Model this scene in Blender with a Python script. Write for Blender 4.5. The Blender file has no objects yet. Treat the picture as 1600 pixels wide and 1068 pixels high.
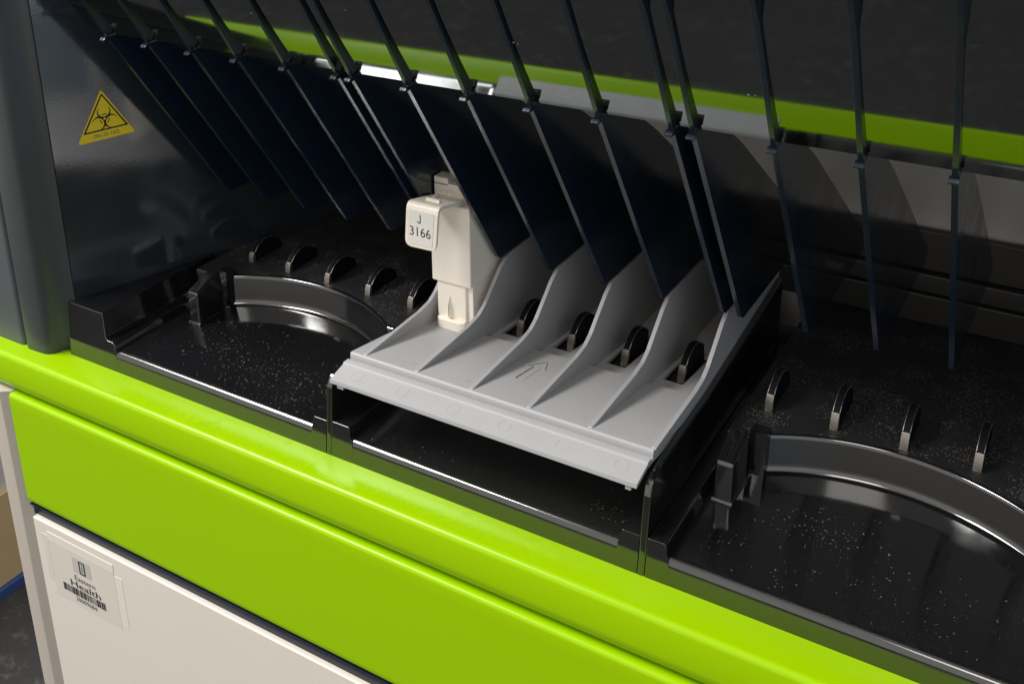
import bpy, bmesh, math, random
from mathutils import Vector, Matrix, Euler
S = 0.01                      # the scene is written in centimetres and built in metres
C = bpy.context.scene.collection
R = math.radians
random.seed(7)

# ------------------------------------------------------------------ camera
cam = bpy.data.cameras.new('camera')
camo = bpy.data.objects.new('camera', cam)
C.objects.link(camo)
bpy.context.scene.camera = camo
yaw, pitch, roll = 0.5783, -0.3524, -0.0284
F = Vector((-math.sin(yaw)*math.cos(pitch), math.cos(yaw)*math.cos(pitch), math.sin(pitch)))
Rr = Vector((math.cos(yaw), math.sin(yaw), 0)); U = Rr.cross(F)
R2 = Rr*math.cos(roll) + U*math.sin(roll); U2 = -Rr*math.sin(roll) + U*math.cos(roll)
m3 = Matrix((R2, U2, -F)).transposed()
camo.matrix_world = Matrix.Translation(Vector((24.1724, -30.7321, 23.0449))*S) @ m3.to_4x4()
cam.sensor_fit = 'HORIZONTAL'; cam.sensor_width = 36.0
cam.lens = 1732.7357/1600*36
cam.shift_x = 105.996/1600; cam.shift_y = -302.083/1600
cam.clip_start = 0.005; cam.clip_end = 60

# ------------------------------------------------------------------ world (dim room light) and lamps
w = bpy.data.worlds.new('World'); bpy.context.scene.world = w; w.use_nodes = True
nt = w.node_tree; bg = nt.nodes['Background']
tc = nt.nodes.new('ShaderNodeTexCoord')
mr = nt.nodes.new('ShaderNodeMapRange'); cr = nt.nodes.new('ShaderNodeValToRGB')
dp = nt.nodes.new('ShaderNodeVectorMath'); dp.operation = 'DOT_PRODUCT'
dp.inputs[1].default_value = Vector((-.40, -.70, .60)).normalized()
nt.links.new(tc.outputs['Generated'], dp.inputs[0]); nt.links.new(dp.outputs['Value'], mr.inputs[0]); mr.inputs[1].default_value = -1; mr.inputs[2].default_value = 1
nt.links.new(mr.outputs[0], cr.inputs[0]); nt.links.new(cr.outputs[0], bg.inputs[0])
e = cr.color_ramp.elements
e[0].position = 0.30; e[0].color = (.05, .072, .105, 1)
e[1].position = 0.85; e[1].color = (.72, .70, .67, 1)
n_ = e.new(0.52); n_.color = (.21, .215, .225, 1)
bg.inputs[1].default_value = 0.75
def lobe(direction, lo, hi, colour, prev):
    d = nt.nodes.new('ShaderNodeVectorMath'); d.operation = 'DOT_PRODUCT'; d.inputs[1].default_value = Vector(direction).normalized()
    nt.links.new(tc.outputs['Generated'], d.inputs[0])
    q = nt.nodes.new('ShaderNodeMapRange'); q.interpolation_type = 'SMOOTHSTEP'; q.inputs[1].default_value = lo; q.inputs[2].default_value = hi
    nt.links.new(d.outputs['Value'], q.inputs[0])
    x = nt.nodes.new('ShaderNodeMix'); x.data_type = 'RGBA'; x.blend_type = 'ADD'; x.inputs[7].default_value = (*colour, 1)
    nt.links.new(q.outputs[0], x.inputs[0]); nt.links.new(prev, x.inputs[6])
    return x.outputs[2]
# the room is lighter towards the right and towards the aisle in front
o_ = lobe((.93, -.30, .12), .45, .95, (.42, .50, .58), cr.outputs[0])
o_ = lobe((-.45, -.88, -.05), .35, .9, (.27, .235, .195), o_)
nt.links.new(o_, bg.inputs[0])

def area(name, loc, target, sx_, sy_, power, col):
    l = bpy.data.lights.new(name, 'AREA'); l.shape = 'RECTANGLE'; l.size = sx_*S; l.size_y = sy_*S
    l.energy = power; l.color = col
    o = bpy.data.objects.new(name, l); C.objects.link(o)
    o.location = Vector(loc)*S
    o.rotation_euler = (Vector(target)-Vector(loc)).to_track_quat('-Z', 'Y').to_euler()
    return o
area('ceiling_lamp', (-118, -78, 165), (0, 0, 0), 95, 55, 64, (1.0, .98, .95))
area('ceiling_lamp', (35, -125, 170), (0, 0, 0), 60, 60, 6, (1.0, .95, .88))

vs = bpy.context.scene.view_settings
bpy.context.scene.display_settings.display_device = 'sRGB'
vs.view_transform = 'Standard'; vs.look = 'None'; vs.exposure = 0; vs.gamma = 1

# ------------------------------------------------------------------ materials
def mat(name, col, rough=.4, metal=0, spec=.5, coat=0, bump=0, bscale=300, rvar=0, rscale=60, cvar=0, cscale=30,
        dust=0, dscale=900, dsize=.28, dlow=.42, dcol=(.45, .43, .40), dpatch=60, ior=1.5):
    m = bpy.data.materials.new(name); m.use_nodes = True
    t = m.node_tree; b = t.nodes['Principled BSDF']; L = t.links.new
    b.inputs['Base Color'].default_value = (*col, 1); b.inputs['Roughness'].default_value = rough
    b.inputs['Metallic'].default_value = metal; b.inputs['IOR'].default_value = ior; b.inputs['Specular IOR Level'].default_value = spec
    b.inputs['Coat Weight'].default_value = coat; b.inputs['Coat Roughness'].default_value = .08
    co = t.nodes.new('ShaderNodeTexCoord')
    def noise(scale, detail=3, stretch=None):
        n = t.nodes.new('ShaderNodeTexNoise'); n.inputs['Scale'].default_value = scale; n.inputs['Detail'].default_value = detail
        if stretch:
            mp = t.nodes.new('ShaderNodeMapping'); mp.inputs['Scale'].default_value = stretch
            L(co.outputs['Object'], mp.inputs[0]); L(mp.outputs[0], n.inputs['Vector'])
        else: L(co.outputs['Object'], n.inputs['Vector'])
        return n
    rough_out = None
    if rvar:
        n = noise(rscale, 4); q = t.nodes.new('ShaderNodeMapRange')
        q.inputs[1].default_value = .35; q.inputs[2].default_value = .7
        q.inputs[3].default_value = rough; q.inputs[4].default_value = rough+rvar
        L(n.outputs['Fac'], q.inputs[0]); rough_out = q.outputs[0]
        L(rough_out, b.inputs['Roughness'])
    col_out = None
    if cvar:
        n = noise(cscale, 5); q = t.nodes.new('ShaderNodeMix'); q.data_type = 'RGBA'
        q.inputs[6].default_value = (*[c*(1-cvar) for c in col], 1); q.inputs[7].default_value = (*[min(1, c*(1+cvar)) for c in col], 1)
        L(n.outputs['Fac'], q.inputs[0]); col_out = q.outputs[2]; L(col_out, b.inputs['Base Color'])
    if dust:
        v = t.nodes.new('ShaderNodeTexVoronoi'); v.inputs['Scale'].default_value = dscale
        L(co.outputs['Object'], v.inputs['Vector'])
        lt = t.nodes.new('ShaderNodeMapRange'); lt.inputs[1].default_value = .0; lt.inputs[2].default_value = dsize
        lt.inputs[3].default_value = 1; lt.inputs[4].default_value = 0; L(v.outputs['Distance'], lt.inputs[0])
        wn = t.nodes.new('ShaderNodeSeparateColor'); L(v.outputs['Color'], wn.inputs[0])
        pn = noise(dpatch, 4)
        pm = t.nodes.new('ShaderNodeMapRange'); pm.inputs[1].default_value = dlow; pm.inputs[2].default_value = dlow+.26
        L(pn.outputs['Fac'], pm.inputs[0])
        gt = t.nodes.new('ShaderNodeMath'); gt.operation = 'LESS_THAN'; L(wn.outputs[0], gt.inputs[0]); L(pm.outputs[0], gt.inputs[1])
        a = t.nodes.new('ShaderNodeMath'); a.operation = 'MULTIPLY'; L(lt.outputs[0], a.inputs[0]); L(gt.outputs[0], a.inputs[1])
        a2 = t.nodes.new('ShaderNodeMath'); a2.operation = 'MULTIPLY'; L(a.outputs[0], a2.inputs[0]); a2.inputs[1].default_value = dust
        gn = t.nodes.new('ShaderNodeNewGeometry'); gz = t.nodes.new('ShaderNodeSeparateXYZ'); L(gn.outputs['Normal'], gz.inputs[0])
        gm = t.nodes.new('ShaderNodeMapRange'); gm.inputs[1].default_value = .6; gm.inputs[2].default_value = .95; L(gz.outputs['Z'], gm.inputs[0])
        a3 = t.nodes.new('ShaderNodeMath'); a3.operation = 'MULTIPLY'; L(a2.outputs[0], a3.inputs[0]); L(gm.outputs[0], a3.inputs[1])
        a2 = a3
        q = t.nodes.new('ShaderNodeMix'); q.data_type = 'RGBA'
        if col_out: L(col_out, q.inputs[6])
        else: q.inputs[6].default_value = (*col, 1)
        q.inputs[7].default_value = (*dcol, 1); L(a2.outputs[0], q.inputs[0]); L(q.outputs[2], b.inputs['Base Color'])
        rq = t.nodes.new('ShaderNodeMix'); rq.data_type = 'FLOAT'
        L(a2.outputs[0], rq.inputs[0])
        if rough_out: L(rough_out, rq.inputs[2])
        else: rq.inputs[2].default_value = rough
        rq.inputs[3].default_value = .8; L(rq.outputs[0], b.inputs['Roughness'])
    if bump:
        n = noise(bscale, 2); bp = t.nodes.new('ShaderNodeBump'); bp.inputs['Strength'].default_value = bump
        bp.inputs['Distance'].default_value = .0005
        L(n.outputs['Fac'], bp.inputs['Height']); L(bp.outputs[0], b.inputs['Normal'])
    return m
M = {}
M['black'] = mat('gloss_black_plastic', (.008, .008, .009), .06, ior=2.25, bump=.02, bscale=250, rvar=.08, rscale=40, dust=.14, dscale=1500, dpatch=45)
M['deck'] = mat('textured_black_plastic', (.016, .016, .017), .42, bump=.5, bscale=1800, dust=1, dscale=1500, dsize=.42, dlow=.45, dpatch=55, rvar=.15, dcol=(.36, .345, .33))
M['panelgrey'] = mat('dark_grey_panel', (.085, .096, .103), .32, ior=1.5, bump=.03, bscale=900, rvar=.08, rscale=25)
M['pillar'] = mat('charcoal_pillar', (.048, .053, .056), .30, ior=1.5, bump=.03, bscale=900, rvar=.08, rscale=25)
M['wallgrey'] = mat('dark_grey_gloss_panel', (.022, .027, .033), .08, ior=2.7, bump=.03, bscale=900, rvar=.08, rscale=25)
M['lid'] = mat('smoked_black_lid', (.19, .205, .205), .035, metal=1, bump=.014, bscale=38, rvar=.03, rscale=35)
M['fin'] = mat('black_blue_plastic', (.009, .017, .031), .13, ior=1.7, bump=.05, bscale=900, rvar=.1)
M['grey'] = mat('light_grey_plastic', (.395, .395, .40), .40, bump=.05, bscale=1200, rvar=.1, cvar=.03, cscale=60)
M['ivory'] = mat('ivory_plastic', (.92, .855, .75), .36, bump=.03, bscale=900, cvar=.03, cscale=80)
M['green'] = mat('lime_green_paint', (.305, .54, .0), .24, spec=.24, rvar=.06, rscale=12)
M['white'] = mat('warm_white_paint', (.73, .675, .605), .42, bump=.12, bscale=1600, cvar=.02)
M['frame'] = mat('putty_grey_paint', (.50, .45, .39), .32, bump=.1, bscale=1600)
M['steel'] = mat('worn_steel', (.38, .35, .31), .34, metal=1, bump=.2, bscale=900, rvar=.25, rscale=300, cvar=.25, cscale=300)
M['dark'] = mat('dark_recess', (.005, .006, .010), .6, spec=.12)
M['railgrey'] = mat('dark_grey_rail', (.035, .033, .031), .3, bump=.1, bscale=900, cvar=.1)
M['trim'] = mat('blue_black_trim', (.008, .011, .026), .3, spec=.35)
M['back'] = mat('grey_back_panel', (.68, .65, .60), .4, bump=.1, bscale=800, cvar=.06)
M['yellow'] = mat('yellow_sticker', (.88, .64, .008), .3, cvar=.04)
M['ink'] = mat('black_ink', (.018, .018, .02), .5)
M['greyink'] = mat('grey_ink', (.13, .13, .135), .5)
M['paleink'] = mat('pale_grey_print', (.50, .47, .45), .5)
M['label'] = mat('white_paper_label', (.82, .79, .74), .5, cvar=.02)
M['sleeve'] = mat('clear_plastic_sleeve', (.71, .655, .585), .25, coat=.25, bump=.08, bscale=90)
M['sleeve2'] = mat('sleeve_seam', (.78, .73, .66), .18, coat=.3, bump=.1, bscale=90)
M['tan'] = mat('tan_baseboard', (.78, .56, .29), .4, cvar=.08)
M['tape'] = mat('blue_tape', (.05, .10, .30), .5)
M['wallw'] = mat('painted_wall', (.80, .75, .69), .6, cvar=.03)
M['dust'] = mat('lint', (.50, .49, .48), .8)
M['stain'] = mat('brown_stain', (.50, .42, .30), .5)

# ------------------------------------------------------------------ mesh helpers
class MB:
    def __init__(s): s.v = []; s.f = []; s.m = []
    def add(s, vs_, fs, mi=0):
        o = len(s.v); s.v += [tuple(p) for p in vs_]
        for f in fs: s.f.append([o+i for i in f]); s.m.append(mi)
        return s
    def box(s, x0, x1, y0, y1, z0, z1, mi=0):
        v = [(x, y, z) for x in (x0, x1) for y in (y0, y1) for z in (z0, z1)]
        return s.add(v, [(0,1,3,2),(4,6,7,5),(0,4,5,1),(2,3,7,6),(0,2,6,4),(1,5,7,3)], mi)
    def prism(s, prof, axis, a, b, mi=0):
        """closed profile extruded along an axis: x -> (y,z), y -> (x,z), z -> (x,y)"""
        def p(q, t):
            return {'x': (t, q[0], q[1]), 'y': (q[0], t, q[1]), 'z': (q[0], q[1], t)}[axis]
        n = len(prof)
        v = [p(q, a) for q in prof] + [p(q, b) for q in prof]
        f = [tuple(range(n))[::-1], tuple(range(n, 2*n))] + [(i, (i+1) % n, n+(i+1) % n, n+i) for i in range(n)]
        return s.add(v, f, mi)
    def sheet(s, prof, a, b, mi=0, steps=1):
        """open profile (y,z) swept along x as a single skin"""
        v = []
        for k in range(steps+1):
            x = a+(b-a)*k/steps
            v += [(x, y, z) for y, z in prof]
        n = len(prof)
        f = [(k*n+i, k*n+i+1, (k+1)*n+i+1, (k+1)*n+i) for k in range(steps) for i in range(n-1)]
        return s.add(v, f, mi)
    def build(s, name, mats, parent=None, bevel=0, seg=2, angle=35, origin=(0, 0, 0), sharp=42):
        me = bpy.data.meshes.new(name)
        o_ = Vector(origin)
        me.from_pydata([((Vector(p)-o_)*S)[:] for p in s.v], [], s.f)
        if not isinstance(mats, (list, tuple)): mats = [mats]
        for k in mats: me.materials.append(M[k])
        me.polygons.foreach_set('material_index', s.m)
        bm = bmesh.new(); bm.from_mesh(me)
        bmesh.ops.recalc_face_normals(bm, faces=bm.faces)
        if bevel:
            ed = [x for x in bm.edges if len(x.link_faces) == 2 and x.calc_face_angle(0) > R(angle)]
            bmesh.ops.bevel(bm, geom=ed, offset=bevel*S, segments=seg, affect='EDGES', profile=.5, clamp_overlap=True)
        bm.to_mesh(me); bm.free()
        me.polygons.foreach_set('use_smooth', [True]*len(me.polygons))
        me.set_sharp_from_angle(angle=R(sharp))
        o = bpy.data.objects.new(name, me); C.objects.link(o)
        loc = o_*S
        if bevel:
            wn = o.modifiers.new('weighted', 'WEIGHTED_NORMAL'); wn.weight = 100; wn.keep_sharp = True
        if parent is not None:
            o.parent = parent
            p = parent; base = Vector((0, 0, 0))
            while p is not None: base += p.location; p = p.parent
            loc = loc-base
        o.location = loc
        return o
def arcpts(cx, cy, r, a0, a1, n):
    return [(cx+r*math.cos(R(a0+(a1-a0)*i/n)), cy+r*math.sin(R(a0+(a1-a0)*i/n))) for i in range(n+1)]
def rounded(poly, radii, n=5):
    """round the corners of a 2D polygon"""
    out = []; N = len(poly)
    for i in range(N):
        r = radii[i] if isinstance(radii, (list, tuple)) else radii
        p = Vector(poly[i]); a = Vector(poly[i-1])-p; b = Vector(poly[(i+1) % N])-p
        if r <= 0: out.append(tuple(p)); continue
        ang = a.angle(b); d = min(r/math.tan(ang/2), a.length*.48, b.length*.48)
        p0 = p+a.normalized()*d; p1 = p+b.normalized()*d
        for k in range(n+1):
            t = k/n; q = p0*(1-t)**2+p*2*t*(1-t)+p1*t*t
            out.append(tuple(q))
    return out
def thing(name, label, cat, loc, group=None):
    o = bpy.data.objects.new(name, None); C.objects.link(o)
    o.location = Vector(loc)*S; o.empty_display_size = .02
    o['label'] = label; o['category'] = cat
    if group: o['group'] = group
    return o
def clone(o, dx=0, dy=0, dz=0, parent=None, label=None):
    c = o.copy(); C.objects.link(c)
    if parent is not None: c.parent = parent
    c.location = o.location+Vector((dx, dy, dz))*S
    return c
def text_polys(body, size, align='CENTER', squeeze=1.0, bold=0):
    cu = bpy.data.curves.new('txt', 'FONT'); cu.body = body; cu.size = size; cu.align_x = align; cu.align_y = 'CENTER'
    cu.resolution_u = 3; cu.offset = bold
    ob = bpy.data.objects.new('txt', cu); C.objects.link(ob)
    dg = bpy.context.evaluated_depsgraph_get(); ev = ob.evaluated_get(dg)
    me = bpy.data.meshes.new_from_object(ev)
    vs_ = [(v.co.x*squeeze, v.co.y) for v in me.vertices]; fs = [tuple(p.vertices) for p in me.polygons]
    C.objects.unlink(ob); bpy.data.objects.remove(ob); bpy.data.curves.remove(cu); bpy.data.meshes.remove(me)
    return vs_, fs

def fit_text(body, x0, x1, z0, z1, bold=0):
    a, f = text_polys(body, 1.0, bold=bold)
    ax, bx_ = min(p[0] for p in a), max(p[0] for p in a); ay, by_ = min(p[1] for p in a), max(p[1] for p in a)
    return [(x0+(p[0]-ax)/(bx_-ax)*(x1-x0), z0+(p[1]-ay)/(by_-ay)*(z1-z0)) for p in a], f

P = 2.48                       # lane pitch
XA, XB, XC = -13.06, 0.0, 13.1  # first fin of each block of six
# ------------------------------------------------------------------ floor and room corner seen at the lower left
fl = MB(); n = 14
fl.add([(-260, -330, -90), (260, -330, -90), (260, 160, -90), (-260, 160, -90)], [(0, 1, 2, 3)])
m = bpy.data.materials.new('dark_speckled_vinyl'); m.use_nodes = True
t = m.node_tree; b = t.nodes['Principled BSDF']; co = t.nodes.new('ShaderNodeTexCoord')
v1 = t.nodes.new('ShaderNodeTexNoise'); v1.inputs['Scale'].default_value = 75; v1.inputs['Detail'].default_value = 3; v1.inputs['Distortion'].default_value = .6
t.links.new(co.outputs['Object'], v1.inputs['Vector'])
rp = t.nodes.new('ShaderNodeValToRGB'); t.links.new(v1.outputs['Fac'], rp.inputs[0]); t.links.new(rp.outputs[0], b.inputs['Base Color'])
rp.color_ramp.elements[0].position = .40; rp.color_ramp.elements[0].color = (.040, .040, .042, 1)
rp.color_ramp.elements[1].position = .68; rp.color_ramp.elements[1].color = (.085, .085, .085, 1)
x_ = rp.color_ramp.elements.new(.57); x_.color = (.045, .044, .043, 1)
b.inputs['Roughness'].default_value = .8
M['floor'] = m
f = fl.build('floor', 'floor'); f['kind'] = 'structure'
wl = thing('wall', 'pale painted wall with tan baseboard far behind the white side frame', 'wall', (-101, 60, -90))
MB().box(-110, -100.6, 10, 158, -90, 60).build('wall_panel', 'wallw', wl)
MB().box(-100.6, -99.9, 10, 158, -88.6, -74.5).build('baseboard', 'tan', wl, bevel=.2)
MB().box(-100.6, -99.2, 10, 158, -89.99, -88.6).build('tape_strip', 'tape', wl)

# ------------------------------------------------------------------ the analyser
an = thing('laboratory_analyzer', 'large laboratory analyzer with lime green front rail, black sample bays and ribbed black lid', 'analyzer', (5, 6, -90))

# --- sheet of the left side wall, bent at its front, and the pillar
P1 = Vector((-16.94, -1.2)); tv = Vector((0.29625, 0.95511)); nv = Vector((0.95511, -0.29625))
def W(s, d=0): q = P1+tv*s+nv*d; return (q.x, q.y)
prof = [(-19.45, -1.2), (-19.41, -1.75), (-19.28, -1.97), (-19.1, -2.03), (-18.4, -2.0), (-18.0, -1.96), (-17.8, -1.88), (-17.66, -1.72), (-17.56, -1.45), (-17.4, -.98), (-17.05, -.72),
        W(.50, .03), W(.56, .0)]
MB().prism(prof+[W(.56, -.8), (-19.45, 1.2)], 'z', -4.33, 32).build('front_pillar', 'pillar', an)
MB().prism([W(.57, .0), W(3, 0), W(8.6, 0), W(19, 0), W(19, -1.2), W(.57, -.7)], 'z', -4.33, 32).build('side_wall', 'wallgrey', an)
sw = [c for c in an.children if c.name.startswith('side_wall')][0]
MB().prism(rounded([(-40, -1.95), (-19.55, -1.95), (-19.55, 16), (-40, 16)], [0, .25, 0, 0]), 'z', -4.33, 32).build('side_panel', 'panelgrey', an)

# --- biohazard sticker on the wall
tri = lambda k, o=0: rounded([(k*-1.41, -1.13*1+o), (k*1.41, -1.13*1+o), (0, 1.25*k+o*.0)], .12, 4)
st = MB()
cs, cz = 3.2, 7.07
def wp(q, d): x, y = W(cs+q[0], d); return (x, y, cz+q[1])
outer = rounded([(-1.43, -1.15), (1.43, -1.15), (0, 1.25)], .1, 5)
nn = len(outer)
st.add([wp(q, .004) for q in outer]+[wp(q, .018) for q in outer], [tuple(range(nn, 2*nn))]+[(i, (i+1) % nn, nn+(i+1) % nn, nn+i) for i in range(nn)], 0)
def ring2d(po, pi, mi, d):
    k = len(po)
    st.add([wp(q, d) for q in po]+[wp(q, d) for q in pi], [(i, (i+1) % k, k+(i+1) % k, k+i) for i in range(k)], mi)
tA = [(-1.12, -.72), (1.12, -.72), (0, 1.08)]; tB = [(-.98, -.65), (.98, -.65), (0, .95)]
ring2d(rounded(tA, .03, 2), rounded(tB, .02, 2), 1, .024)
ctr = Vector((0, -.17))
for k in range(3):
    a = R(90+120*k)
    oc = ctr+Vector((math.cos(a), math.sin(a)))*.33; ic = ctr+Vector((math.cos(a), math.sin(a)))*.39
    ro, ri = .335, .285
    # crescent, open outwards
    po, pi = [], []
    for j in range(33):
        g = a+R(38)+R(360-76)*j/32
        po.append(oc+Vector((math.cos(g), math.sin(g)))*ro)
        g2 = a+R(32)+R(360-64)*j/32
        pi.append(ic+Vector((math.cos(g2), math.sin(g2)))*ri)
    st.add([wp(q, .024) for q in po]+[wp(q, .024) for q in pi], [(j, j+1, 34+j, 33+j) for j in range(32)], 1)
    # arcs of the central ring
    q0, q1 = [], []
    for j in range(9):
        g = a-R(30)+R(60)*j/8
        q0.append(ctr+Vector((math.cos(g), math.sin(g)))*.25); q1.append(ctr+Vector((math.cos(g), math.sin(g)))*.205)
    st.add([wp(q, .027) for q in q0]+[wp(q, .027) for q in q1], [(j, j+1, 10+j, 9+j) for j in range(8)], 1)
tvv, tff = text_polys('(96120-162)', .26)
st.add([wp((x, y-.93), .024) for x, y in tvv], tff, 2)
cc = [ctr+Vector((math.cos(R(24*i)), math.sin(R(24*i))))*.06 for i in range(15)]
st.add([wp(q, .028) for q in cc], [tuple(range(15))], 0)
st.build('warning_sticker', ['yellow', 'ink', 'greyink'], sw)

# --- sample bays
ARC_R, ARC_C = 8.4, -1.98
ZF, ZD = -3.3, -1.72
FRONT = [(-1.35, -4.6), (-1.215, -3.60), (-1.195, -3.50), (-1.15, -3.42), (-1.08, -3.36), (-.98, -3.318), (-.86, ZF)]
def bay(x0, x1, xc, a0, a1, nm):
    mb = MB()
    xs = sorted(set([x0, a0-.001, a0, a1, a1+.001, x1]+[a0+(a1-a0)*i/48 for i in range(1, 48)]))
    xs = [x for x in xs if x0-1e-6 <= x <= x1+1e-6]
    cols = []
    for x in xs:
        if a0 <= x <= a1: y = ARC_C+math.sqrt(ARC_R**2-(x-xc)**2)
        else: y = 4.75
        sl = min(1.0, 1.0)
        pr = list(FRONT)+[(y-.34, ZF), (y-.22, ZF+.022), (y-.12, ZF+.075), (y-.045, ZF+.16), (y-.01, ZF+.26), (y, ZF+.36),
              (y+.03, ZD-.18), (y+.045, ZD-.09), (y+.09, ZD-.03), (y+.15, ZD-.005), (y+.22, ZD), (17.9, ZD)]
        cols.append([(x, a, b) for a, b in pr])
    n = len(cols[0])
    vs_ = [p for c in cols for p in c]
    fs = []; ms = []
    for k in range(len(cols)-1):
        for i in range(n-1):
            fs.append((k*n+i, k*n+i+1, (k+1)*n+i+1, (k+1)*n+i)); ms.append(1 if i == n-2 else 0)
    o = len(mb.v); mb.v += vs_; mb.f += fs; mb.m += ms
    return mb
Lb = bay(-14.2, -1.9, -7.5, -12.65, -2.4, 'L')
# left block, ledge and inner side
Lb.prism([(-12.65, 4.78), (-12.0, 4.78), (-12.0, 5.3), (-12.65, 5.3)], 'z', ZF, -1.42)
LB = Lb.build('sample_bay', ['black', 'deck'], an)
def drafted(profile, y1, bz=-4.6):
    # an (x, z) outline pushed back along y, its front face leaning like the front of the deck
    mb = MB(); n = len(profile); g = lambda z: -1.207+(z+3.46)*.13
    mb.add([(x, g(z), z) for x, z in profile]+[(x, y1, z) for x, z in profile],
           [tuple(range(n))[::-1], tuple(range(n, 2*n))]+[(i, (i+1) % n, n+(i+1) % n, n+i) for i in range(n)])
    return mb
drafted([(-16.92, -4.6), (-16.98, -1.62), (-14.58, -1.64), (-14.42, -2.75), (-14.36, -2.86), (-14.25, -2.91), (-14.0, -2.91), (-13.88, -2.93), (-13.80, -3.02), (-13.77, -3.2), (-13.70, -3.36), (-13.66, -4.6)], 6.7).build('end_block', 'black', LB, bevel=.03, seg=2, angle=50)
drafted(rounded([(-2.05, -4.6), (-2.02, -3.36), (-1.93, -2.86), (-1.25, -2.86), (-1.25, -4.6)], [0, .12, .06, .02, 0], 4), 6).build('step_block', 'black', LB, bevel=.02)
Cb = bay(-.1, 11.85, 5.6, 4, 7, 'C')
rail_prof = rounded([(-1.36, -4.6), (-1.21, -3.46), (-1.00, -1.28), (-.75, -.86), (0, -.72), (4.7, -1.0), (7.1, -1.0), (13.7, -.6), (13.7, -4.6)], [0, 0, .35, .4, .3, .3, .3, 0, 0], 4)
railR = rounded([(-1.36, -4.6), (-1.21, -3.46), (-1.00, -1.25), (-.85, -.72), (0, -.52), (4.7, -.36), (7.1, -.12), (13.7, .55), (13.7, -4.6)], [0, 0, .35, .4, .3, .3, .3, 0, 0], 4)
CB = Cb.build('sample_bay', ['black', 'deck'], an)
MB().prism(rail_prof, 'x', -1.24, -.98).build('support_wall', 'black', CB, bevel=.05, seg=3, angle=60)
MB().prism(railR, 'x', 12.46, 12.72).build('support_wall', 'black', CB, bevel=.05, seg=3, angle=60)
drafted(rounded([(-.97, -4.6), (-.97, -2.80), (-.10, -2.80), (-.03, -3.3), (.08, -3.4), (.1, -4.6)], [0, .02, .06, .1, .05, 0], 4), 6).build('step_block', 'black', CB, bevel=.02)
drafted(rounded([(11.6, -4.6), (11.65, -3.4), (11.78, -2.83), (12.45, -2.83), (12.45, -4.6)], [0, .12, .06, .02, 0], 4), 6).build('step_block', 'black', CB, bevel=.02)
Rb = bay(13.45, 60, 19.2, 14.4, 24.0, 'R')
Rb.prism([(14.28, 4.75), (14.92, 4.75), (14.92, 5.3), (14.28, 5.3)], 'z', ZF, -1.42)
RB = Rb.build('sample_bay', ['black', 'deck'], an)
drafted([(12.74, -4.6), (12.74, -2.82), (13.30, -2.80), (13.38, -2.84), (13.42, -2.95), (13.45, -3.15), (13.55, -3.36), (13.6, -4.6)], 14).build('step_block', 'black', RB, bevel=.02, angle=50)
# corner posts
def post(x0, x1, y0, par):
    pr = [(y0, ZF-.05), (y0, -1.66), (y0+.06, -1.58), (y0+1.55, -1.06), (y0+1.7, -1.1), (y0+1.75, ZF-.05)]
    mb = MB().prism(pr, 'x', x0, x1)
    o = mb.build('corner_post', 'black', par, bevel=.1, seg=4)
    MB().prism([(y0-.10, ZF-.02), (y0-.10, ZF+.05), (y0-.02, ZF+.14), (y0+1.7, ZF+.14), (y0+1.7, ZF-.02)], 'x', x0-.06, x1+.06).build('post_foot', 'black', par, bevel=.05, seg=3)
post(-12.68, -12.02, 2.6, LB); post(13.72, 14.4, 2.6, RB)
# levers: a bent steel tongue with a black cap, one to a lane
def lever(par, x, mats=('steel', 'dark'), lift=0):
    mb = MB()
    pr = [(6.85, -2.3), (6.82, -1.40), (6.86, -1.10), (6.96, -.90), (7.25, -.63), (7.65, -.44), (8.0, -.40), (8.5, -.55), (9.0, -.9), (9.2, -2.3)]
    mb.prism(pr, 'x', -.145, .145, 1)
    mb.prism([(6.79, -2.3), (6.76, -1.40), (6.80, -1.08), (6.90, -.87), (7.0, -.87), (6.96, -2.3)], 'x', -.15, .15, 0)
    o = mb.build('lever', list(mats), par, bevel=.022, seg=2)
    o.location += Vector((x, 0, lift))*S
    return o
lv = lever(LB, -12.3)
for x in (-9.88, -7.4, -4.93, -2.48): clone(lv, x+12.3, parent=LB)
for c_ in LB.children:
    if c_.name.startswith('lever'): c_.location.z -= .0034
for x in (3.35, 5.82, 8.3, 10.78): clone(lv, x+12.3, dz=.38, parent=CB)
for x in (14.36, 16.83, 19.33, 21.8, 24.25, 26.7): clone(lv, x+12.3, dz=.18, parent=RB)

# --- back wall with rails and bolts
bk = MB().box(-20, 60, 17.9, 18.6, -4, 33).build('back_panel', 'back', an)
for y0, y1, z0, z1 in ((16.9, 17.9, -1.70, -.35), (17.1, 17.9, -.30, .55), (17.45, 17.9, .60, 2.45)):
    MB().box(-20, 60, y0, y1, z0, z1).build('back_rail', 'railgrey', bk, bevel=.07, seg=2)
bo = MB()
bo.prism([(17.25+.26*math.cos(R(30*i)), .12+.26*math.sin(R(30*i))) for i in range(12)], 'y', 16.85, 17.12)
bo = bo.build('bolt', 'steel', bk, bevel=.04)
clone(bo, 6.4, parent=bk); clone(bo, -8, parent=bk)
MB().box(-20, 60, -6.5, 18.5, 31.5, 32).build('light_block_roof', 'wallgrey', an)  # unseen top, added to keep light out of the interior

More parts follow.
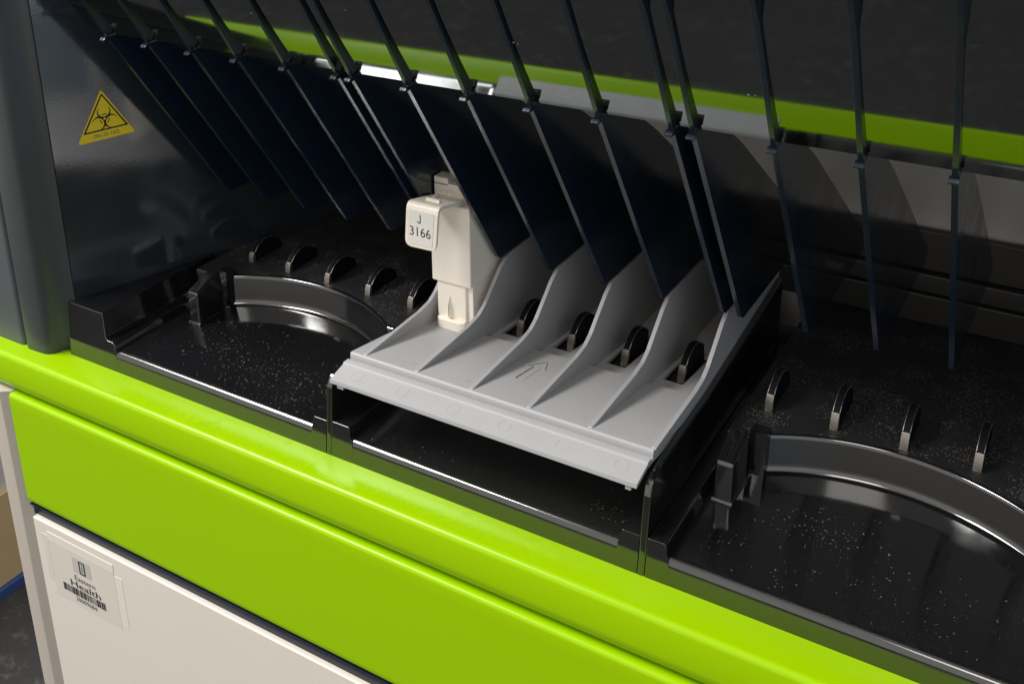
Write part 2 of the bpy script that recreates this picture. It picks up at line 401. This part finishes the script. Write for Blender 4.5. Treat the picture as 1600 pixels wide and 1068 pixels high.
# --- lid with ribs and guard fins
tl = Vector((-.508, .8614)); nl = Vector((-.8614, -.508))     # up the lid / out of the lid, in (y, z)
e0 = Vector((.12, 11.50))                                     # rib front at the lower edge
def LP(s, h): q = e0+tl*s+nl*(h-.36); return (q.x, q.y)
bend = Vector((-.47, .8826))
l0 = Vector(LP(0, .06))
def lidpt(s_, h):
    # leans forward as it rises, a little less towards the top
    n_ = 40; p = l0.copy(); a = 0
    for i in range(n_):
        q = s_*(i+.5)/n_
        a = R(33.7-.75*q); p += Vector((-math.sin(a), math.cos(a)))*s_/n_
    a = R(33.7-.75*s_)
    return (p.x-math.cos(a)*h, p.y-math.sin(a)*h)
lidp = [lidpt(.02+4.93*i/24, 0) for i in range(25)]
q = Vector(lidp[-1]); q2 = q+Vector((-.03, .10)); q3 = q2+Vector((-.30, .954))*16
lidp += [tuple(q2), tuple(q3)]
back = [(q3.x+.4, q3.y), (q2.x+.32, q2.y+.05), lidpt(4.95, -.28), lidpt(2.5, -.28), lidpt(.02, -.28)]
ld = MB().prism(lidp+back, 'x', -14.2, 60).build('lid', 'lid', an, sharp=6)
def fin():
    mb = MB()
    body = [(.16, 11.56), (6.45, 2.15), (14.9, 2.15), (15.2, 2.6), (5.02, 9.68), (2.0, 11.56)]
    body = rounded(body, [.05, .42, .4, .3, 0, 0], 5)
    mb.prism(body, 'x', -.09, .09)
    rib = [LP(.10, -.05), LP(.02, .30), LP(4.9, .30), LP(5.6, .40), LP(15, 1.05), LP(15, -1.5)]
    mb.prism(rib, 'x', -.085, .085)
    mb.prism([(-.10, 11.42), (-.10, 11.48), (-.02, 11.56), (.18, 11.58), (.24, 11.44)], 'x', -.135, .135)
    return mb
f0 = fin().build('guard_fin', 'fin', ld, bevel=.03, seg=2)
base = f0.location.copy()
first = True
for X0 in (XA, XB, XC):
    for i in range(6):
        x = X0+P*i
        if first: f0.location = base+Vector((x, 0, 0))*S; first = False
        else:
            c = f0.copy(); C.objects.link(c); c.parent = ld; c.location = base+Vector((x, 0, 0))*S
for i in range(2):
    c = f0.copy(); C.objects.link(c); c.parent = ld; c.location = base+Vector((26.2+P*i, 0, 0))*S

# --- green rail and panel
rail = [(-1.0, -4.36), (-1.3, -4.31), (-2.72, -4.30)]+arcpts(-2.72, -4.56, .26, 90, 172, 8)[1:]
rail += [(-3.05, -5.65), (-3.03, -5.86), (-2.97, -6.04), (-2.87, -6.20), (-2.74, -6.33), (-2.55, -6.43), (-2.4, -6.6), (-1.0, -6.6)]
MB().prism(rail, 'x', -25, 60).build('front_rail', 'green', an)
pan = [(-2.4, -6.50), (-2.88, -6.50), (-2.99, -6.53), (-3.06, -6.59), (-3.10, -6.70), (-3.11, -7.2), (-3.11, -12.5), (-3.09, -12.75), (-3.02, -12.86), (-2.9, -12.9), (-2.4, -12.9)]
MB().prism(pan, 'x', -19.88, 60).build('front_panel', 'green', an, bevel=.05, seg=2, angle=60)
gs = MB().box(-19.95, 60, -2.85, -2.0, -13.75, -12.3); gs.box(-19.8, 60, -3.09, -2.80, -13.02, -12.96)
gs.build('gap_strip', 'trim', an, bevel=.02)
dr = MB().box(-19.72, 60, -3.12, -2.2, -64, -13.72).build('cabinet_door', 'white', an, bevel=.08, seg=3)
fr = [(-21.4, -1.2), (-21.4, -3.22), (-20.35, -3.26), (-19.86, -2.9), (-19.78, -2.0), (-19.78, -1.2)]
MB().prism(rounded(fr, [0, .12, .12, .05, 0, 0], 3), 'z', -88, -6.45).build('cabinet_frame', 'frame', an)
MB().box(-21.3, 60, -1.9, 60, -88, -13).build('cabinet_body', 'white', an)
MB().box(-21.0, 60, -1.9, 60, -13, -4.65).build('base_housing', 'dark', an)

# --- asset label in its clear sleeve on the door
al = MB()
yb = -3.12
def flat(x0, x1, z0, z1, d, mi):
    al.add([(x0, yb-d, z0), (x1, yb-d, z0), (x1, yb-d, z1), (x0, yb-d, z1)], [(0, 1, 2, 3)], mi)
al.box(-18.72, -13.85, yb-.014, yb+.01, -18.15, -14.22, 0)
al.box(-18.72, -13.85, yb-.024, yb-.012, -14.75, -14.22, 1)
al.box(-19.15, -18.74, yb-.012, yb+.01, -17.40, -14.50, 0)
al.box(-13.83, -13.30, yb-.012, yb+.01, -17.95, -14.85, 1)
d = .030
flat(-17.0, -15.68, -15.98, -15.05, d-.006, 4)
for a, b_, c_, g in ((-16.52, -16.07, -15.22, -15.14), (-16.52, -16.07, -15.94, -15.86), (-16.52, -16.43, -15.86, -15.22), (-16.16, -16.07, -15.86, -15.22)):
    flat(a, b_, c_, g, d, 2)
flat(-16.33, -16.26, -15.78, -15.42, d, 3); flat(-16.33, -16.26, -15.38, -15.29, d, 3)
for body, x0, x1, z0, z1, mi, bo_ in (('Eastern', -17.0, -15.5, -16.5, -16.17, 3, 0), ('Health', -17.38, -15.18, -16.99, -16.59, 2, 0), ('20009684', -17.18, -15.6, -17.89, -17.61, 3, 0)):
    a, b_ = fit_text(body, x0, x1, z0, z1, bo_)
    al.add([(p[0], yb-d-.004, p[1]) for p in a], b_, mi)
x = -18.03
while x < -14.85:
    wd = random.choice((.035, .035, .07, .10)); gp = random.choice((.04, .05, .075))
    flat(x, x+wd, -17.53, -17.07, d, 2); x += wd+gp
al.build('asset_label', ['sleeve', 'sleeve2', 'ink', 'greyink', 'paleink'], dr)

# ------------------------------------------------------------------ grey rack tray
tr = thing('rack_tray', 'light grey plastic tray with six raised dividers set into the black bay', 'tray', (6.2, 4, -2.6))
XL, XR = -.61, 12.41
def fx(i): return .03+P*i
plate = [(-1.52, -.65), (-1.50, -.50), (-.62, -.275), (-.60, -.225), (-.57, -.205), (-.28, -.205), (-.255, -.31), (-.14, -.31), (-.12, -.20), (-.115, -.06), (-.09, -.02), (-.04, 0), (0, 0), (5.10, -.86), (5.12, -1.06), (6.15, -1.22)]
lower = [(6.15, -1.36), (4.9, -1.14), (-.1, -.46), (-.62, -.44), (-1.40, -.65)]
tb = MB().prism(plate+lower, 'x', XL, XR)
# lane floors behind the step, split around the lever slots
def ysl(y): return -1.22-(y-6.15)*.14
for i in range(5):
    a, b_ = fx(i), fx(i+1)
    s0, s1 = a+.30, a+1.15
    for u0, u1, y0, y1 in ((a-.001, s0, 6.15, 9.2), (s1, b_+.001, 6.15, 9.2), (a-.001, b_+.001, 9.2, 14)):
        tb.prism([(y0, ysl(y0)), (y1, ysl(y1) if y1 < 10 else -1.62), (y1, -1.70), (y0, ysl(y0)-.16)], 'x', u0, u1)
# feet under the lip
tb.box(-.30, 0, -1.46, -1.30, -.83, -.63); tb.box(11.98, 12.18, -1.46, -1.30, -.85, -.63)
# moulded arrow
def zpl(y): return -y*.86/5.10
def strip(x0, y0, x1, y1, w_=.05, h=.03):
    dx, dy = x1-x0, y1-y0; l = math.hypot(dx, dy); nx, ny = -dy/l*w_/2, dx/l*w_/2
    c4 = [(x0+nx, y0+ny), (x1+nx, y1+ny), (x1-nx, y1-ny), (x0-nx, y0-ny)]
    v = [(x, y, zpl(y)-.02) for x, y in c4]+[(x, y, zpl(y)+h) for x, y in c4]
    tb.add(v, [(4, 5, 6, 7), (0, 1, 5, 4), (1, 2, 6, 5), (2, 3, 7, 6), (3, 0, 4, 7)], 0)
strip(5.78, 2.0, 5.80, 3.46, .06, .045); strip(6.12, 2.05, 6.14, 3.42, .04, .012); strip(5.58, 3.34, 6.04, 4.18, .06, .045); strip(6.36, 3.38, 6.06, 4.18, .06, .03)
# ejector-pin rings
def pin(x, y, r, zf, h=.007):
    k = 20
    o1 = [(x+r*math.cos(2*math.pi*i/k), y+r*math.sin(2*math.pi*i/k)) for i in range(k)]
    o2 = [(x+(r-.035)*math.cos(2*math.pi*i/k), y+(r-.035)*math.sin(2*math.pi*i/k)) for i in range(k)]
    tb.add([(a, b_, zf(b_)+h) for a, b_ in o1]+[(a, b_, zf(b_)+h) for a, b_ in o2]+[(a, b_, zf(b_)-.01) for a, b_ in o1]+[(a, b_, zf(b_)-.01) for a, b_ in o2],
           [(i, (i+1) % k, k+(i+1) % k, k+i) for i in range(k)]+[(i, 2*k+i, 2*k+(i+1) % k, (i+1) % k) for i in range(k)]+[(k+i, k+(i+1) % k, 3*k+(i+1) % k, 3*k+i) for i in range(k)])
zlip = lambda y: -.275+(y+.62)*.256
for i, x in enumerate((.35, 2.5, 4.8, 7.0, 9.35, 11.6)): pin(x, -.98, .26, zlip)
for i in range(5): pin(fx(i)+1.95, .62, .11, zpl)
for i in range(5): pin(fx(i)+2.2, 4.3, .11, zpl)
TB = tb.build('tray_base', 'grey', tr)
MB().add([(1.5+.13*math.cos(R(30*i))*(1+.25*math.sin(i*2.3)), .62+.07*math.sin(R(30*i))*(1+.3*math.cos(i*1.7)), zpl(.62+.07*math.sin(R(30*i))*(1+.3*math.cos(i*1.7)))+.006) for i in range(12)], [tuple(range(12))]).build('brown_stain', 'stain', TB)
div = [(-.02, -.04), (.04, .02), (3.9, .13), (4.7, .24), (5.2, .50), (6.55, 1.66), (7.05, 1.96), (7.6, 2.06), (10.5, 2.06), (13.95, 1.0), (13.95, -1.65), (9.2, -1.6), (6.15, -1.28), (5.1, -.95)]
div = rounded(div, [0, .02, .5, .6, .6, .5, .5, .4, .5, .1, 0, 0, 0, 0], 4)
d0 = MB().prism(div, 'x', -.085, .085).build('divider', 'grey', tr, bevel=.05, seg=2, angle=50)
bl = d0.location.copy()
for i in range(6):
    c = d0 if i == 0 else d0.copy()
    if i: C.objects.link(c); c.parent = tr
    c.location = bl+Vector((fx(i)-(.0 if i < 5 else .06), 0, 0))*S

# ------------------------------------------------------------------ ivory sample rack with its number tag
rk = thing('sample_rack', 'ivory plastic sample rack standing upright in the leftmost tray lane with its numbered tag', 'rack', (1.2, 8, -1.0))
yf = 4.75
body = MB()
body.box(.38, 1.84, yf+.10, 14, -.95, 1.45)          # narrow foot
body.box(.20, 2.14, yf, 14, 1.33, 4.98)              # shoulder block
body.build('rack_body', 'ivory', rk, bevel=.07, seg=3)
RBD = [c for c in rk.children if c.name.startswith('rack_body')][0]
MB().box(1.84, 2.12, yf+.22, 14, -.98, 1.36).build('side_skirt', 'ivory', RBD, bevel=.04)
pip = MB().add([(1.04, yf+.1, .75), (.88, yf+.1, -.28), (1.20, yf+.1, -.28), (1.04, yf-.12, -.2), (1.04, yf-.08, .25)],
               [(0, 1, 3, 4), (0, 4, 3, 2), (1, 2, 3)])
pip.build('guide_pip', 'ivory', RBD)
MB().prism([(.42, yf+.12), (.42, yf-.02), (.62, yf-.16), (1.55, yf-.18), (1.84, yf-.02), (1.84, yf+.12)], 'z', -.95, -.34).build('foot_lip', 'ivory', RBD, bevel=.06, seg=3)
top = MB()
top.box(.16, 1.62, yf+.45, yf+1.1, 4.9, 5.72); top.box(.16, .86, yf+.45, yf+1.1, 5.6, 5.95)
top.box(1.62, 2.10, yf+.6, yf+3.0, 4.9, 5.45)
top.box(.40, 1.05, yf+.38, yf+.5, 5.38, 5.47); top.box(.66, .80, yf+.38, yf+.5, 5.05, 5.40)
top.box(.3, 1.0, yf+2.6, yf+6, 4.9, 6.35)
top.build('top_clip', 'ivory', RBD, bevel=.04, seg=2)
# tag: a bridge forward from the top and a rounded plate hanging from it
tg = MB()
br = [(yf+.5, 5.16), (3.32, 5.60), (3.14, 5.58), (3.02, 5.47), (2.98, 5.3), (2.98, 5.2), (3.12, 5.2), (3.13, 5.32), (3.2, 5.42), (3.34, 5.44), (yf+.5, 4.98)]
tg.prism(br, 'x', .24, 1.78)
plate2 = rounded([(.10, 3.64), (1.62, 3.68), (1.78, 5.30), (.24, 5.30)], [.34, .34, .0, .0], 6)
tg.prism(plate2, 'y', 2.97, 3.12)
tg.box(.72, 1.38, 3.7, 3.85, 5.3, 5.62); tg.box(.72, .82, 3.7, 4.6, 5.1, 5.50); tg.prism([(3.60, 5.44), (3.78, 5.40), (3.72, 5.60)], 'x', 1.2, 1.40)
TG = tg.build('number_tag', 'ivory', rk, bevel=.035, seg=2, angle=50)
nl_ = MB()
pl = rounded([(.27, 3.82), (1.46, 3.84), (1.61, 5.33), (.40, 5.33)], [.16, .08, .08, .08], 4)
nl_.prism(pl, 'y', 2.950, 2.972, 0)
jc = (.875, 4.885)           # hook centre of the J
jo = [(.965, 5.18), (.965, jc[1])]+arcpts(jc[0], jc[1], .09, 0, -185, 10)
ji = [(.918, 5.18), (.918, jc[1])]+arcpts(jc[0], jc[1], .045, 0, -185, 10)
nj = len(jo)
nl_.add([(a, 2.945, b_) for a, b_ in jo]+[(a, 2.945, b_) for a, b_ in ji], [(i, i+1, nj+i+1, nj+i) for i in range(nj-1)], 1)
a, b_ = fit_text('3166', .41, 1.42, 4.21, 4.62)
nl_.add([(p[0], 2.945, p[1]) for p in a], b_, 1)
nl_.build('number_label', ['label', 'ink'], TG)

# ------------------------------------------------------------------ lint lying on the glossy bay floors
du = MB()
def fibre(x, y, z, l, r):
    a = random.uniform(0, 6.28); k = 5; cur = random.uniform(-2.5, 2.5); pts = []
    px, py = x, y
    for i in range(k):
        pts.append((px, py, z+.012+.03*random.random())); px += math.cos(a)*l/k; py += math.sin(a)*l/k; a += cur/k
    for i in range(k-1):
        p, q_ = Vector(pts[i]), Vector(pts[i+1]); dd = (q_-p); 
        if dd.length < 1e-6: continue
        s1 = Vector((-dd.y, dd.x, 0)).normalized()*r; s2 = Vector((0, 0, r))
        c = [p+s1, p+s2, p-s1, p-s2, q_+s1, q_+s2, q_-s1, q_-s2]
        du.add(c, [(0, 1, 5, 4), (1, 2, 6, 5), (2, 3, 7, 6), (3, 0, 4, 7)])
def speck(x, y, z, r):
    h = r*random.uniform(.5, 1)
    du.add([(x-r, y, z), (x, y-r*.7, z), (x+r, y, z), (x, y+r*.8, z), (x+r*.2, y, z+h)], [(0, 1, 4), (1, 2, 4), (2, 3, 4), (3, 0, 4)])
def cluster(cx, cy, sx_, sy_, n, lim, z=ZF):
    for _ in range(int(n*(1.9 if cx < 0 else 1.15))):
        x, y = random.gauss(cx, sx_), random.gauss(cy, sy_)
        if not (lim[0] < x < lim[1] and lim[2] < y < lim[3]): continue
        if random.random() < .35: fibre(x, y, z, random.uniform(.02, .13), random.uniform(.0018, .004))
        else: speck(x, y, z, abs(random.gauss(.003, .006))+.003)
Lm = (-13.4, -2.1, -.9, 4.3); Rm = (13.8, 33, -.9, 4.6)
cluster(-9.5, 2.2, 2.0, 1.5, 150, Lm); cluster(-7, .5, 2.5, 1.0, 150, Lm); cluster(-4.5, .3, 1.4, 1.2, 110, Lm); cluster(-3, 2.4, .8, 1.2, 60, Lm)
cluster(17.5, 3.0, 1.0, .9, 90, Rm); cluster(18.8, 1.2, 2.2, 1.4, 130, Rm); cluster(22, .6, 3, 1.4, 80, Rm); cluster(15, .2, 1, .8, 30, Rm)
cluster(11, -.2, .5, .4, 35, (0, 11.7, -.9, 4)); cluster(2, -.3, 1.5, .35, 25, (0, 11.7, -.9, 4))
# a few specks on the lid
for x, s_ in ((4.9, 2.3), (7.6, 2.9), (7.75, 2.86), (15.0, 2.0), (15.2, 2.0), (9.1, 1.0), (1.2, 3.4), (22.5, 1.9), (-3.5, 2.6)):
    y_, z_ = lidpt(s_, .008); r_ = random.uniform(.02, .035)
    du.add([(x-r_, y_, z_), (x+r_, y_, z_), (x, y_-.005, z_-r_), (x, y_-.02, z_+r_*.8)], [(0, 1, 3), (0, 2, 1), (0, 3, 2), (1, 2, 3)])
d_ = du.build('dust', 'dust'); d_['kind'] = 'stuff'; d_['label'] = 'white lint and dust specks scattered over the black bay floors'; d_['category'] = 'dust'
